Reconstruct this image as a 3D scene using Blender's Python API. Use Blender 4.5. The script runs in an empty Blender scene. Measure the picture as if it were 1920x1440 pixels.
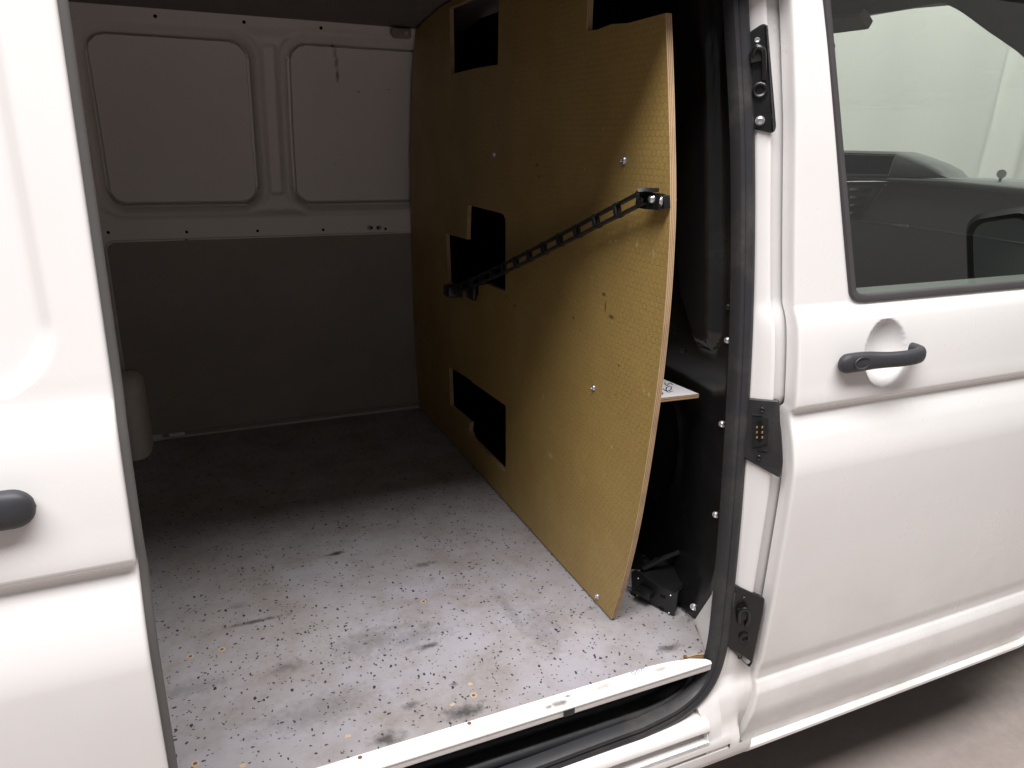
import bpy, bmesh, math, random
from mathutils import Vector, Matrix, Quaternion
random.seed(7)
R = math.radians
sc = bpy.context.scene
COL = sc.collection

# ------------------------------------------------------------------ camera
# world: x = along the van (towards its nose), y = into the van, z = up; metres
AX = Vector((0.91607921, -0.10998519, 0.38561916))   # world X in (right, down, forward)
AY = Vector((-0.40053231, -0.29727007, 0.86672047))
AZ = Vector((0.01930662, -0.94843754, -0.31637556))
FPX = 1384.91
CAM = Vector((0, 0, 1.58))
cd = bpy.data.cameras.new('camera'); cam = bpy.data.objects.new('camera', cd); COL.objects.link(cam)
cd.sensor_width = 36; cd.lens = 36 * FPX / 1920; cd.clip_start = .02; cd.clip_end = 200
right = Vector((AX[0], AY[0], AZ[0])); down = Vector((AX[1], AY[1], AZ[1])); fwd = Vector((AX[2], AY[2], AZ[2]))
m = Matrix.Identity(4)
for i in range(3):
    m[i][0] = right[i]; m[i][1] = -down[i]; m[i][2] = -fwd[i]; m[i][3] = CAM[i]
cam.matrix_world = m
sc.camera = cam

# ------------------------------------------------------------------ light
w = bpy.data.worlds.new('World'); sc.world = w; w.use_nodes = True
w.node_tree.nodes['Background'].inputs[0].default_value = (1.0, .965, .95, 1)
w.node_tree.nodes['Background'].inputs[1].default_value = .19
ld = bpy.data.lights.new('overhead_area_light', 'AREA'); ld.shape = 'ELLIPSE'; ld.size = 8; ld.size_y = 1.85
ld.energy = 650; ld.color = (1, .972, .962)
lo = bpy.data.objects.new('overhead_area_light', ld); COL.objects.link(lo)
lo.location = (-.3, -.60, 5.75)
tgt = Vector((-.3, 1.05, 1.87)); lo.rotation_euler = (tgt - lo.location).to_track_quat('-Z', 'Y').to_euler()
wall_fill = bpy.data.lights.new('overhead_area_light', 'AREA'); wall_fill.shape = 'RECTANGLE'; wall_fill.size = 7; wall_fill.size_y = 1.0; wall_fill.energy = 390; wall_fill.color = ld.color
wall_fill_obj = bpy.data.objects.new('overhead_area_light', wall_fill); COL.objects.link(wall_fill_obj); wall_fill_obj.location = (6.5, 2.6, 5.6); wall_fill_obj.rotation_euler = (R(35), 0, 0)   # unseen lamp added to brighten the wall past the windscreen
vs = sc.view_settings
vs.view_transform = 'Standard'; vs.look = 'None'; vs.exposure = 0; vs.gamma = 1; vs.use_curve_mapping = False

# ------------------------------------------------------------------ pixel -> point on a known plane
def ray(u, v):
    d = Vector((u - 960, v - 720, FPX)); return Vector((d.dot(AX), d.dot(AY), d.dot(AZ)))
def onx(u, v, x): r = ray(u, v); return CAM + r * ((x - CAM.x) / r.x)
def ony(u, v, y): r = ray(u, v); return CAM + r * ((y - CAM.y) / r.y)
def onz(u, v, z): r = ray(u, v); return CAM + r * ((z - CAM.z) / r.z)
def onp(u, v, p, n): r = ray(u, v); return CAM + r * ((p - CAM).dot(n) / r.dot(n))
def lerp(tab, t):
    if t <= tab[0][0]: return tab[0][1]
    for (a, b), (c, d) in zip(tab, tab[1:]):
        if t <= c: return b + (d - b) * (t - a) / (c - a)
    return tab[-1][1]
def sstep(a, b, t):
    t = max(0, min(1, (t - a) / (b - a))); return t * t * (3 - 2 * t)
def catmull(P, n=8):
    P = [Vector(p) for p in P]; out = []
    Q = [P[0] * 2 - P[1]] + P + [P[-1] * 2 - P[-2]]
    for i in range(1, len(Q) - 2):
        a, b, c, d = Q[i - 1:i + 3]
        for k in range(n):
            t = k / n
            out.append(.5 * ((2 * b) + (c - a) * t + (2 * a - 5 * b + 4 * c - d) * t * t + (3 * b - a - 3 * c + d) * t ** 3))
    out.append(P[-1]); return out

# ------------------------------------------------------------------ materials
def mat(name, col=(.5, .5, .5), rough=.5, metal=0, coat=0, spec=.5):
    mt = bpy.data.materials.new(name); mt.use_nodes = True
    b = mt.node_tree.nodes['Principled BSDF']
    b.inputs['Base Color'].default_value = (*col, 1); b.inputs['Roughness'].default_value = rough
    b.inputs['Metallic'].default_value = metal; b.inputs['Coat Weight'].default_value = coat
    b.inputs['Coat Roughness'].default_value = .08; b.inputs['Specular IOR Level'].default_value = spec
    return mt
class NT:
    def __init__(s, mt):
        s.t = mt.node_tree; s.b = s.t.nodes['Principled BSDF']
        s.co = s.t.nodes.new('ShaderNodeTexCoord').outputs['Object']
    def node(s, typ, ins=(), **kw):
        n = s.t.nodes.new(typ)
        for k, v in kw.items(): setattr(n, k, v)
        for i, v in (ins.items() if isinstance(ins, dict) else enumerate(ins)):
            if v is None: continue
            if hasattr(v, 'is_output'): s.t.links.new(v, n.inputs[i])
            else: n.inputs[i].default_value = v
        return n
    def math(s, op, a, b=None, c=None): return s.node('ShaderNodeMath', (a, b, c), operation=op).outputs[0]
    def vmath(s, op, a, b=None, out=0):
        return s.node('ShaderNodeVectorMath', (a, b), operation=op).outputs[out]
    def noise(s, scale, detail=4, rough=.6, co=None, out=0):
        return s.node('ShaderNodeTexNoise', {'Vector': co or s.co, 'Scale': scale, 'Detail': detail, 'Roughness': rough}).outputs[out]
    def ramp(s, v, a, b, lo=0., hi=1.):
        return s.node('ShaderNodeMapRange', {0: v, 1: a, 2: b, 3: lo, 4: hi}).outputs[0]
    def mix(s, f, a, b):
        n = s.t.nodes.new('ShaderNodeMix'); n.data_type = 'RGBA'
        for i, v in ((0, f), (6, a), (7, b)):
            if hasattr(v, 'is_output'): s.t.links.new(v, n.inputs[i])
            else: n.inputs[i].default_value = v if i == 0 else (*v, 1)
        return n.outputs[2]
    def set(s, name, v): s.t.links.new(v, s.b.inputs[name])
    def bump(s, h, dist=.001, strength=1):
        s.set('Normal', s.node('ShaderNodeBump', {'Height': h, 'Distance': dist, 'Strength': strength}).outputs[0])
    def spots(s, lst, co=None, amp=.6, nscale=60):
        """soft irregular marks: list of (centre, radii, strength) -> 0..1"""
        co = co or s.co; tot = None
        nz = s.noise(nscale, 4, .7); nz = s.math('MULTIPLY', s.math('SUBTRACT', nz, .5), amp * 2)
        for c, r, k in lst:
            d = s.vmath('SUBTRACT', co, tuple(c)); d = s.vmath('DIVIDE', d, tuple(r)); d = s.vmath('LENGTH', d, None, 1)
            f = s.ramp(s.math('ADD', d, nz), 1.05, .15, 0, k)
            tot = f if tot is None else s.math('MAXIMUM', tot, f)
        return tot

def paint_material():
    mt = mat('white_paint', (.80, .786, .782), .32, 0, .35); n = NT(mt)
    big = n.noise(3.5, 5, .65); fine = n.noise(90, 3, .7)
    z = n.node('ShaderNodeSeparateXYZ', (n.co,)).outputs[2]
    low = n.ramp(z, .75, .33, 0, .55)                       # road dust collects low on the body
    dust = n.math('MULTIPLY', n.math('ADD', low, .10), n.ramp(big, .42, .8))
    n.set('Base Color', n.mix(dust, (.80, .786, .782), (.42, .37, .32)))
    n.set('Roughness', n.ramp(big, .3, .8, .24, .42))
    return mt
def interior_material():
    mt = mat('interior_paint', (.7, .68, .65), .5); n = NT(mt)
    a = n.noise(5, 6, .7)
    W = lambda u, v: ony(u, v, 2.66)
    marks = [(W(620, 86), (.008, .05, .020), 1), (W(624, 100), (.009, .05, .026), 1), (W(628, 117), (.009, .05, .026), 1), (W(631, 142), (.0065, .05, .026), 1),
             (W(621, 56), (.008, .05, .014), 1), (W(690, 68), (.08, .05, .006), .95), (W(415, 62), (.02, .05, .006), .6),
             (W(432, 68), (.01, .05, .008), .8), (W(672, 172), (.007, .05, .003), .9), (W(632, 307), (.004, .05, .004), .9), (W(728, 168), (.005, .05, .002), .8)]
    f = n.spots(marks, amp=.35, nscale=150)
    c = n.mix(n.ramp(a, .4, .8, 0, .35), (.80, .765, .735), (.68, .635, .60))
    n.set('Base Color', n.mix(f, c, (.03, .028, .026)))
    return mt
def vinyl_material():
    mt = mat('speckled_vinyl', (.4, .4, .4), .5, spec=.35); n = NT(mt)
    warp = n.vmath('SCALE', n.vmath('SUBTRACT', n.noise(170, 2, .5, out=1), (.5, .5, .5)))
    warp.node.inputs['Scale'].default_value = .0065
    co = n.vmath('ADD', n.co, warp)
    chips = None
    for scale, thr, seed, gate, st in ((66, .175, 0, .20, (1, .55, 0)), (74, .165, 3.3, .22, (.55, 1, 0)), (92, .17, 7.7, .2, (1, .6, 0)), (108, .18, 5.1, .25, (.65, 1, 0))):
        v = n.node('ShaderNodeTexVoronoi', {'Vector': n.vmath('ADD', n.vmath('MULTIPLY', co, st), (seed, seed, 0)), 'Scale': scale})
        cr = n.node('ShaderNodeSeparateColor', (v.outputs['Color'],))
        rad = n.math('MULTIPLY', n.ramp(cr.outputs[1], 0, 1, .4, 1), thr)
        f = n.ramp(n.math('SUBTRACT', v.outputs['Distance'], rad), .018, -.008)
        f = n.math('MULTIPLY', f, n.math('GREATER_THAN', cr.outputs[0], gate))
        chips = f if chips is None else n.math('MAXIMUM', chips, f)
    tint = n.noise(30, 1)
    cloud = n.noise(2.2, 6, .65); grime = n.noise(7, 8, .72); fine = n.noise(45, 5, .75)
    base = n.mix(n.ramp(cloud, .35, .7), (.36, .345, .388), (.32, .30, .295))
    dirt = n.math('MULTIPLY', n.ramp(grime, .42, .74, 0, 1), n.ramp(fine, .3, .7, .35, 1))
    base = n.mix(dirt, base, (.185, .15, .11))
    col = n.mix(chips, base, n.mix(n.ramp(tint, .4, .6), (.022, .027, .055), (.05, .05, .065)))
    G = lambda u, v: onz(u, v, .58)
    sm = [(G(870, 1335), (.045, .022, .1), .85), (G(725, 1385), (.035, .02, .1), .8), (G(800, 1212), (.035, .012, .1), .8),
          (G(770, 1195), (.10, .04, .1), .35), (G(540, 1250), (.04, .022, .1), .5), (G(1255, 1215), (.035, .014, .1), .75),
          (G(1020, 1180), (.06, .10, .1), .28), (G(700, 1200), (.12, .06, .1), .35), (G(480, 1165), (.07, .009, .1), .75),
          (G(630, 1038), (.03, .010, .1), .95), (G(450, 1135), (.02, .014, .1), .4), (G(600, 1330), (.14, .05, .1), .3),
          (G(360, 1290), (.08, .03, .1), .3), (G(795, 1058), (.04, .012, .1), .6), (G(960, 1150), (.02, .12, .1), .3),
          (G(1110, 1140), (.02, .008, .1), .4), (G(770, 1322), (.02, .014, .1), .6), (G(850, 1283), (.012, .008, .1), .6)]
    f = n.spots(sm, amp=1.1, nscale=55)
    col = n.mix(f, col, (.035, .033, .032))
    n.set('Base Color', col)
    n.set('Roughness', n.ramp(grime, .3, .8, .42, .62))
    n.bump(fine, .0004, .4)
    return mt
def film_board_material():
    """phenolic film-faced plywood with a hexagonal wire-mesh imprint; the board lies in the y-z plane"""
    mt = mat('film_faced_plywood', (.2, .15, .05), .42, spec=.4); n = NT(mt)
    sp = n.node('ShaderNodeSeparateXYZ', (n.co,)).outputs
    wob = n.math('MULTIPLY', n.math('SUBTRACT', n.noise(25, 2), .5), .0022)
    S = 1 / .0125
    px = n.math('MULTIPLY', n.math('ADD', sp[1], wob), S * .86); py = n.math('MULTIPLY', n.math('ADD', sp[2], wob), S)
    p = n.node('ShaderNodeCombineXYZ', (px, py, 0)).outputs[0]
    r = (1, 1.7320508, 1); h = (.5, .8660254, .5)
    def cell(q):
        fr = n.node('ShaderNodeVectorMath', (q, r), operation='MODULO').outputs[0]
        return n.vmath('SUBTRACT', fr, h)
    off = (100, 173.20508, 0)
    a = cell(n.vmath('ADD', p, off)); b = cell(n.vmath('ADD', n.vmath('SUBTRACT', p, h), off))
    a = n.vmath('MULTIPLY', a, (1, 1, 0)); b = n.vmath('MULTIPLY', b, (1, 1, 0))
    def hexd(q):
        q = n.vmath('ABSOLUTE', q); x, y = n.node('ShaderNodeSeparateXYZ', (q,)).outputs[:2]
        return n.math('MAXIMUM', x, n.math('ADD', n.math('MULTIPLY', x, .5), n.math('MULTIPLY', y, .8660254)))
    d = n.math('MINIMUM', hexd(a), hexd(b))
    line = n.ramp(d, .40, .5)
    patch = n.noise(4, 5, .6); fine = n.noise(160, 2)
    line = n.math('MULTIPLY', line, n.ramp(n.noise(9, 3), .3, .7, .45, 1.0))
    base = n.mix(n.ramp(patch, .35, .7), (.46, .315, .105), (.38, .25, .082))
    base = n.mix(n.ramp(fine, .3, .7, 0, .3), base, (.20, .135, .045))
    base = n.mix(n.math('MULTIPLY', line, .32), base, (.08, .052, .018))
    B = lambda u, v: onx(u, v, .765)
    lt = [(B(u, v), (.02, a_, b_), .8) for u, v, a_, b_ in ((1144, 453, .005, .004), (1155, 452, .004, .004), (1194, 458, .004, .009), (1224, 471, .003, .004),
          (1226, 478, .003, .009), (1207, 732, .006, .004), (1217, 740, .005, .005), (1018, 744, .004, .010), (1032, 854, .014, .008), (1147, 838, .004, .006), (1065, 241, .004, .004), (1130, 241, .003, .005), (1096, 318, .003, .004))]
    dk = [(B(u, v), (.02, a_, b_), .8) for u, v, a_, b_ in ((1132, 552, .008, .006), (1146, 594, .015, .005), (1075, 596, .005, .005), (1088, 618, .003, .006), (1155, 740, .003, .003),
          (1160, 685, .005, .003), (950, 556, .006, .006), (965, 573, .012, .004), (1007, 309, .010, .006), (1011, 331, .006, .004), (1135, 575, .004, .015))]
    base = n.mix(n.spots(dk, amp=.55, nscale=120), base, (.035, .026, .014))
    base = n.mix(n.spots(lt, amp=.6, nscale=160), base, (.55, .44, .25))
    n.set('Base Color', base)
    n.bump(n.math('SUBTRACT', n.math('MULTIPLY', fine, .2), line), .0006, .6)
    n.set('Roughness', n.ramp(patch, .3, .7, .36, .5))
    return mt
def ply_edge_material(axis, t0, thick):
    mt = mat('plywood_edge', (.4, .27, .15), .75, spec=.2); n = NT(mt)
    s = n.node('ShaderNodeSeparateXYZ', (n.co,)).outputs[axis]
    ph = n.math('SINE', n.math('MULTIPLY', n.math('SUBTRACT', s, t0), 2 * math.pi * 3.5 / thick))
    g = n.noise(220, 3, .7)
    c = n.mix(n.ramp(n.math('ADD', ph, n.math('MULTIPLY', g, .8)), -.3, .9), (.26, .155, .085), (.50, .36, .22))
    n.set('Base Color', n.mix(n.ramp(n.noise(18, 4), .5, .75, 0, .5), c, (.16, .10, .06)))
    return mt
def rubber_material():
    mt = mat('black_rubber', (.028, .028, .03), .55, spec=.4); n = NT(mt)
    d = n.noise(9, 5, .65); f = n.noise(180, 3, .7)
    n.set('Base Color', n.mix(n.math('MULTIPLY', n.ramp(d, .5, .8, 0, .55), n.ramp(f, .3, .7, .3, 1)), (.026, .026, .029), (.13, .115, .10)))
    n.set('Roughness', n.ramp(d, .3, .8, .42, .7)); n.bump(f, .0004, .5)
    return mt
def strip_material():
    mt = mat('painted_threshold', (.75, .74, .71), .45); n = NT(mt)
    a = n.noise(11, 6, .7); f = n.noise(130, 4, .75)
    T = lambda u, v: onz(u, v, .592)
    sm = [(T(1048, 1312), (.022, .009, .05), 1), (T(1030, 1318), (.012, .006, .05), .8), (T(1065, 1298), (.008, .005, .05), .9), (T(1240, 1248), (.02, .01, .05), .5), (T(1130, 1282), (.04, .012, .05), .4)]
    c = n.mix(n.math('MULTIPLY', n.ramp(a, .52, .8, 0, .7), n.ramp(f, .42, .6, 0, 1)), (.80, .785, .77), (.40, .34, .28))
    n.set('Base Color', n.mix(n.spots(sm, amp=.7, nscale=70), c, (.06, .05, .045)))
    return mt
def ground_material():
    mt = mat('concrete', (.3, .27, .26), .85, spec=.2); n = NT(mt)
    a = n.noise(1.3, 8, .7); b = n.noise(22, 6, .75); c = n.noise(160, 3)
    col = n.mix(n.ramp(a, .3, .7), (.42, .36, .335), (.31, .265, .245))
    col = n.mix(n.ramp(b, .35, .75, 0, .6), col, (.25, .215, .205))
    n.set('Base Color', col); n.bump(n.math('ADD', b, n.math('MULTIPLY', c, .3)), .003, .5)
    return mt
def dark_plastic(name, col, rough, dust=.3):
    mt = mat(name, col, rough); n = NT(mt); a = n.noise(12, 5, .65); f = n.noise(200, 2)
    n.set('Roughness', n.ramp(a, .3, .75, rough * .8, min(1, rough * 1.35)))
    n.set('Base Color', n.mix(n.math('MULTIPLY', n.ramp(a, .5, .85, 0, dust), n.ramp(f, .35, .65, .3, 1)), col, (.12, .11, .10)))
    return mt
def glass_material(name, tint, refl=.08):
    mt = bpy.data.materials.new(name); mt.use_nodes = True; t = mt.node_tree; t.nodes.clear()
    o = t.nodes.new('ShaderNodeOutputMaterial'); mx = t.nodes.new('ShaderNodeMixShader')
    tr = t.nodes.new('ShaderNodeBsdfTransparent'); gl = t.nodes.new('ShaderNodeBsdfGlossy'); lw = t.nodes.new('ShaderNodeLayerWeight')
    tr.inputs[0].default_value = (*tint, 1); gl.inputs['Roughness'].default_value = .0; lw.inputs[0].default_value = .5
    pw = t.nodes.new('ShaderNodeMath'); pw.operation = 'POWER'; pw.inputs[1].default_value = 5; t.links.new(lw.outputs['Facing'], pw.inputs[0])
    mu = t.nodes.new('ShaderNodeMath'); mu.operation = 'MULTIPLY_ADD'; mu.inputs[1].default_value = .85; mu.inputs[2].default_value = refl   # both faces of the pane
    t.links.new(pw.outputs[0], mu.inputs[0])
    t.links.new(mu.outputs[0], mx.inputs[0]); t.links.new(tr.outputs[0], mx.inputs[1]); t.links.new(gl.outputs[0], mx.inputs[2])
    t.links.new(mx.outputs[0], o.inputs[0]); return mt

M = dict(paint=paint_material(), inner=interior_material(), vinyl=vinyl_material(), board=film_board_material(),
         rubber=rubber_material(), strip=strip_material(), ground=ground_material(),
         gloss=dark_plastic('gloss_black_plastic', (.010, .010, .011), .22, .12), black=dark_plastic('satin_black_plastic', (.013, .013, .0145), .42),
         metal=dark_plastic('black_metal', (.009, .0095, .010), .3, .12), grip=dark_plastic('grained_plastic', (.035, .036, .042), .55, .1),
         trim=dark_plastic('window_trim', (.06, .055, .058), .5, .2), dash=dark_plastic('dash_plastic', (.08, .078, .07), .65, .3), dashtop=dark_plastic('dash_top', (.25, .26, .25), .7, .2),
         lining=None, roof=dark_plastic('roof_lining', (.17, .152, .142), .8, .1),
         zinc=mat('zinc', (.75, .76, .78), .28, .9), chrome=mat('mirror_glass', (.5, .56, .57), .03, 1), rust=mat('rusty_screw', (.16, .08, .04), .7),
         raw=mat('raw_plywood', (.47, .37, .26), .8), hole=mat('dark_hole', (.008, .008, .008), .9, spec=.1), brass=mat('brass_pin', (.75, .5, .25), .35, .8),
         ink=mat('marker_ink', (.02, .022, .05), .6), shelf=mat('white_laminate', (.72, .71, .73), .4), wall=mat('tarpaulin', (.66, .67, .63), .7),
         glass=glass_material('tinted_glass', (.80, .85, .81), .22), wglass=glass_material('windscreen_glass', (.88, .92, .89)),
         edge_x=ply_edge_material(0, .765, .012), edge_z=ply_edge_material(2, .565, .015), seam=mat('grey_sealant', (.30, .29, .28), .7),
         hem=dark_plastic('door_hem', (.085, .08, .078), .6, .4), softrub=dark_plastic('soft_seal', (.12, .115, .11), .7, .5), under=mat('underbody', (.03, .028, .026), .9), lbl=mat('faded_print', (.25, .27, .5), .6))
def lining_material():
    mt = mat('lining_board', (.2, .18, .165), .7, spec=.3); n = NT(mt)
    n.set('Base Color', n.mix(n.ramp(n.noise(3, 6, .7), .35, .75), (.335, .30, .27), (.27, .24, .215))); return mt
M['lining'] = lining_material()

# ------------------------------------------------------------------ mesh helpers
def finish(name, me, mt, parent=None, sharp=40, smooth=True):
    mts = mt if isinstance(mt, (list, tuple)) else [mt]
    for q in mts: me.materials.append(M[q] if isinstance(q, str) else q)
    if smooth and len(me.polygons):
        me.polygons.foreach_set('use_smooth', [True] * len(me.polygons)); me.set_sharp_from_angle(angle=R(sharp))
    me.update()
    o = bpy.data.objects.new(name, me); COL.objects.link(o)
    if parent: o.parent = parent
    return o
def pyd(name, v, f, mt, parent=None, **k):
    me = bpy.data.meshes.new(name); me.from_pydata([tuple(p) for p in v], [], f); me.validate()
    bm = bmesh.new(); bm.from_mesh(me); bmesh.ops.recalc_face_normals(bm, faces=bm.faces) if k.pop('recalc', False) else None
    bm.to_mesh(me); bm.free()
    return finish(name, me, mt, parent, **k)
def grid(name, rows, mt, parent=None, skip=None, close=False, **k):
    """rows: list of equal-length point lists"""
    n = len(rows[0]); v = [p for r in rows for p in r]; f = []
    for i in range(len(rows) - 1):
        for j in range(n - 1 + (1 if close else 0)):
            if skip and skip(i, j): continue
            f.append((i * n + j, i * n + (j + 1) % n, (i + 1) * n + (j + 1) % n, (i + 1) * n + j))
    return pyd(name, v, f, mt, parent, **k)
def frames(path, up):
    out = []
    for i, p in enumerate(path):
        t = (path[min(i + 1, len(path) - 1)] - path[max(i - 1, 0)]).normalized()
        s = t.cross(up).normalized(); u = s.cross(t).normalized(); out.append((p, t, s, u))
    return out
def sweep(name, path, prof, mt, parent=None, up=Vector((0, -1, 0)), closed=True, scale=None, caps=True, **k):
    path = [Vector(p) for p in path]; n = len(prof); v = []; f = []
    for i, (p, t, s, u) in enumerate(frames(path, Vector(up))):
        q = scale(i / (len(path) - 1)) if scale else (1, 1)
        for a, b in prof: v.append(p + s * a * q[0] + u * b * q[1])
    for i in range(len(path) - 1):
        for j in range(n if closed else n - 1):
            f.append((i * n + j, i * n + (j + 1) % n, (i + 1) * n + (j + 1) % n, (i + 1) * n + j))
    if closed and caps: f.append(tuple(range(n))); f.append(tuple(range((len(path) - 1) * n, len(path) * n)))
    return pyd(name, v, f, mt, parent, recalc=True, **k)
def circ(r, n=10, ry=None, a0=0): return [(r * math.cos(2 * math.pi * i / n + a0), (ry or r) * math.sin(2 * math.pi * i / n + a0)) for i in range(n)]
def add_box(bm, c, sz, rot=None, bev=0):
    mx = Matrix.Translation(Vector(c)) @ (rot.to_4x4() if rot else Matrix.Identity(4)) @ Matrix.Diagonal((*sz, 1))
    r = bmesh.ops.create_cube(bm, size=1, matrix=mx)
    if bev:
        es = {e for q in r['verts'] for e in q.link_edges}
        bmesh.ops.bevel(bm, geom=list(es), offset=bev, segments=2, profile=.5, affect='EDGES')
def add_cyl(bm, c, ax, r, h, seg=14, r2=None):
    q = Vector((0, 0, 1)).rotation_difference(Vector(ax).normalized())
    bmesh.ops.create_cone(bm, cap_ends=True, segments=seg, radius1=r, radius2=r if r2 is None else r2, depth=h,
                          matrix=Matrix.Translation(Vector(c)) @ q.to_matrix().to_4x4())
def bmo(name, bm, mt, parent=None, **k):
    me = bpy.data.meshes.new(name); bmesh.ops.recalc_face_normals(bm, faces=bm.faces); bm.to_mesh(me); bm.free()
    return finish(name, me, mt, parent, **k)
def boxo(name, c, sz, mt, parent=None, rot=None, bev=.003, **k):
    bm = bmesh.new(); add_box(bm, c, sz, rot, bev); return bmo(name, bm, mt, parent, **k)
def inset_poly(pts, d):
    n = len(pts); A = sum(pts[i][0] * pts[(i + 1) % n][1] - pts[(i + 1) % n][0] * pts[i][1] for i in range(n)); s = 1 if A > 0 else -1
    out = []
    for i in range(n):
        a, b, c = Vector(pts[i - 1]), Vector(pts[i]), Vector(pts[(i + 1) % n])
        e1 = (b - a).normalized(); e2 = (c - b).normalized()
        n1 = Vector((-e1.y, e1.x)) * s; n2 = Vector((-e2.y, e2.x)) * s
        q = (n1 + n2); L = q.length
        q = q / L if L > 1e-6 else n1
        out.append(b + q * d / max(.35, q.dot(n1)))
    return [tuple(p) for p in out]
def round_poly(pts, r, n=5):
    out = []; N = len(pts); rr = r if isinstance(r, (list, tuple)) else [r] * N
    for i in range(N):
        a, b, c = Vector(pts[i - 1]), Vector(pts[i]), Vector(pts[(i + 1) % N])
        q = rr[i]
        if q <= 0: out.append(tuple(b)); continue
        p = b + (a - b).normalized() * min(q, (a - b).length * .48); s = b + (c - b).normalized() * min(q, (c - b).length * .48)
        for k in range(n + 1):
            t = k / n; out.append(tuple(p * (1 - t) ** 2 + b * 2 * t * (1 - t) + s * t * t))
    return out
def inpoly(y, z, P):
    c = False; dm = 9
    for i in range(len(P)):
        (a, b), (c_, d) = P[i - 1], P[i]
        if (b > z) != (d > z) and y < (c_ - a) * (z - b) / (d - b) + a: c = not c
        e = Vector((c_ - a, d - b)); t = max(0, min(1, (Vector((y - a, z - b)).dot(e)) / e.length_squared)); dm = min(dm, math.hypot(y - a - e.x * t, z - b - e.y * t))
    return dm if c else -dm
def plate(name, outline, holes, o, ex, ey, en, th, bev, mts, parent=None, **k):
    """flat board with holes: face at origin o spanned by ex, ey; front face looks along en; th deep behind it. mts = face, edge"""
    from mathutils.geometry import delaunay_2d_cdt
    loops = [outline] + holes; V = []; F = []; MI = []
    ins = [inset_poly(l, bev if i == 0 else -bev) for i, l in enumerate(loops)]
    def layer(ls, d):
        base = len(V)
        for l in ls:
            for a, b in l: V.append(o + ex * a + ey * b + en * d)
        return base
    L0 = layer(ins, 0); L1 = layer(loops, -bev); L2 = layer(loops, -th)
    flat = [Vector(p) for l in ins for p in l]; eg = []; s = 0
    for l in ins: eg += [(s + i, s + (i + 1) % len(l)) for i in range(len(l))]; s += len(l)
    rv, re_, rf, ov, oe, of = delaunay_2d_cdt(flat, eg, [], 0, 1e-7)
    tri = []
    for t in rf:
        c = (rv[t[0]] + rv[t[1]] + rv[t[2]]) / 3
        if inpoly(c.x, c.y, ins[0]) > 0 and all(inpoly(c.x, c.y, h) < 0 for h in ins[1:]) and all(ov[i] for i in t):
            tri.append([ov[i][0] for i in t])
    for t in tri: F.append(tuple(L0 + i for i in t)); MI.append(0); F.append(tuple(L2 + i for i in t)); MI.append(0)
    s = 0
    for l in loops:
        n = len(l)
        for i in range(n):
            j = (i + 1) % n
            F.append((L0 + s + i, L0 + s + j, L1 + s + j, L1 + s + i)); MI.append(1)
            F.append((L1 + s + i, L1 + s + j, L2 + s + j, L2 + s + i)); MI.append(1)
        s += n
    me = bpy.data.meshes.new(name); me.from_pydata([tuple(p) for p in V], [], F)
    me.polygons.foreach_set('material_index', MI)
    bm = bmesh.new(); bm.from_mesh(me); bmesh.ops.remove_doubles(bm, verts=bm.verts, dist=1e-6); bmesh.ops.recalc_face_normals(bm, faces=bm.faces); bm.to_mesh(me); bm.free()
    return finish(name, me, list(mts), parent, **dict(dict(sharp=30), **k))
_bolt = {}
def bolt(name, p, nrm, r, mt, parent, kind='pan'):
    key = (kind, mt)
    if key not in _bolt:
        prof = {'pan': [(1.25, 0), (1.25, .12), (1, .14), (.98, .38), (.8, .6), (.45, .72), (.42, .55), (0, .55)],
                'dome': [(1, 0), (1, .5), (.85, .9), (.5, 1.2), (0, 1.3)],
                'flat': [(1, 0), (1, .06), (.6, .1), (.5, .02), (0, .02)],
                'ring': [(1, 0), (1, .5), (.85, .6), (.62, .5), (.58, .1), (0, .1)],
                'disc': [(1, 0), (1, .04), (.9, .08), (0, .08)],
                'hex': [(1.35, 0), (1.35, .15), (1, .16), (.95, .8), (.6, 1), (.55, .7), (0, .7)]}[kind]
        v = []; f = []; n = 14
        for a, z in prof:
            for i in range(n): v.append((a * math.cos(2 * math.pi * i / n), a * math.sin(2 * math.pi * i / n), z))
        for k in range(len(prof) - 1):
            for i in range(n): f.append((k * n + i, k * n + (i + 1) % n, (k + 1) * n + (i + 1) % n, (k + 1) * n + i))
        me = bpy.data.meshes.new('bolt_' + kind); me.from_pydata(v, [], f)
        bm = bmesh.new(); bm.from_mesh(me); bmesh.ops.remove_doubles(bm, verts=bm.verts, dist=1e-5); bmesh.ops.recalc_face_normals(bm, faces=bm.faces); bm.to_mesh(me); bm.free()
        me.materials.append(M[mt]); me.polygons.foreach_set('use_smooth', [True] * len(me.polygons)); me.set_sharp_from_angle(angle=R(40)); _bolt[key] = me
    o = bpy.data.objects.new(name, _bolt[key]); COL.objects.link(o); o.parent = parent
    q = Vector((0, 0, 1)).rotation_difference(Vector(nrm).normalized())
    o.location = p; o.rotation_mode = 'QUATERNION'; o.rotation_quaternion = q; o.scale = (r, r, r)
    return o
def thing(name, label, cat):
    o = bpy.data.objects.new(name, None); COL.objects.link(o); o['label'] = label; o['category'] = cat; o.empty_display_size = .1; return o
X, Y, Z = Vector((1, 0, 0)), Vector((0, 1, 0)), Vector((0, 0, 1))
def rng(a, b, s):
    n = max(1, int(round((b - a) / s))); return [a + (b - a) * i / n for i in range(n + 1)]

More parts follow.
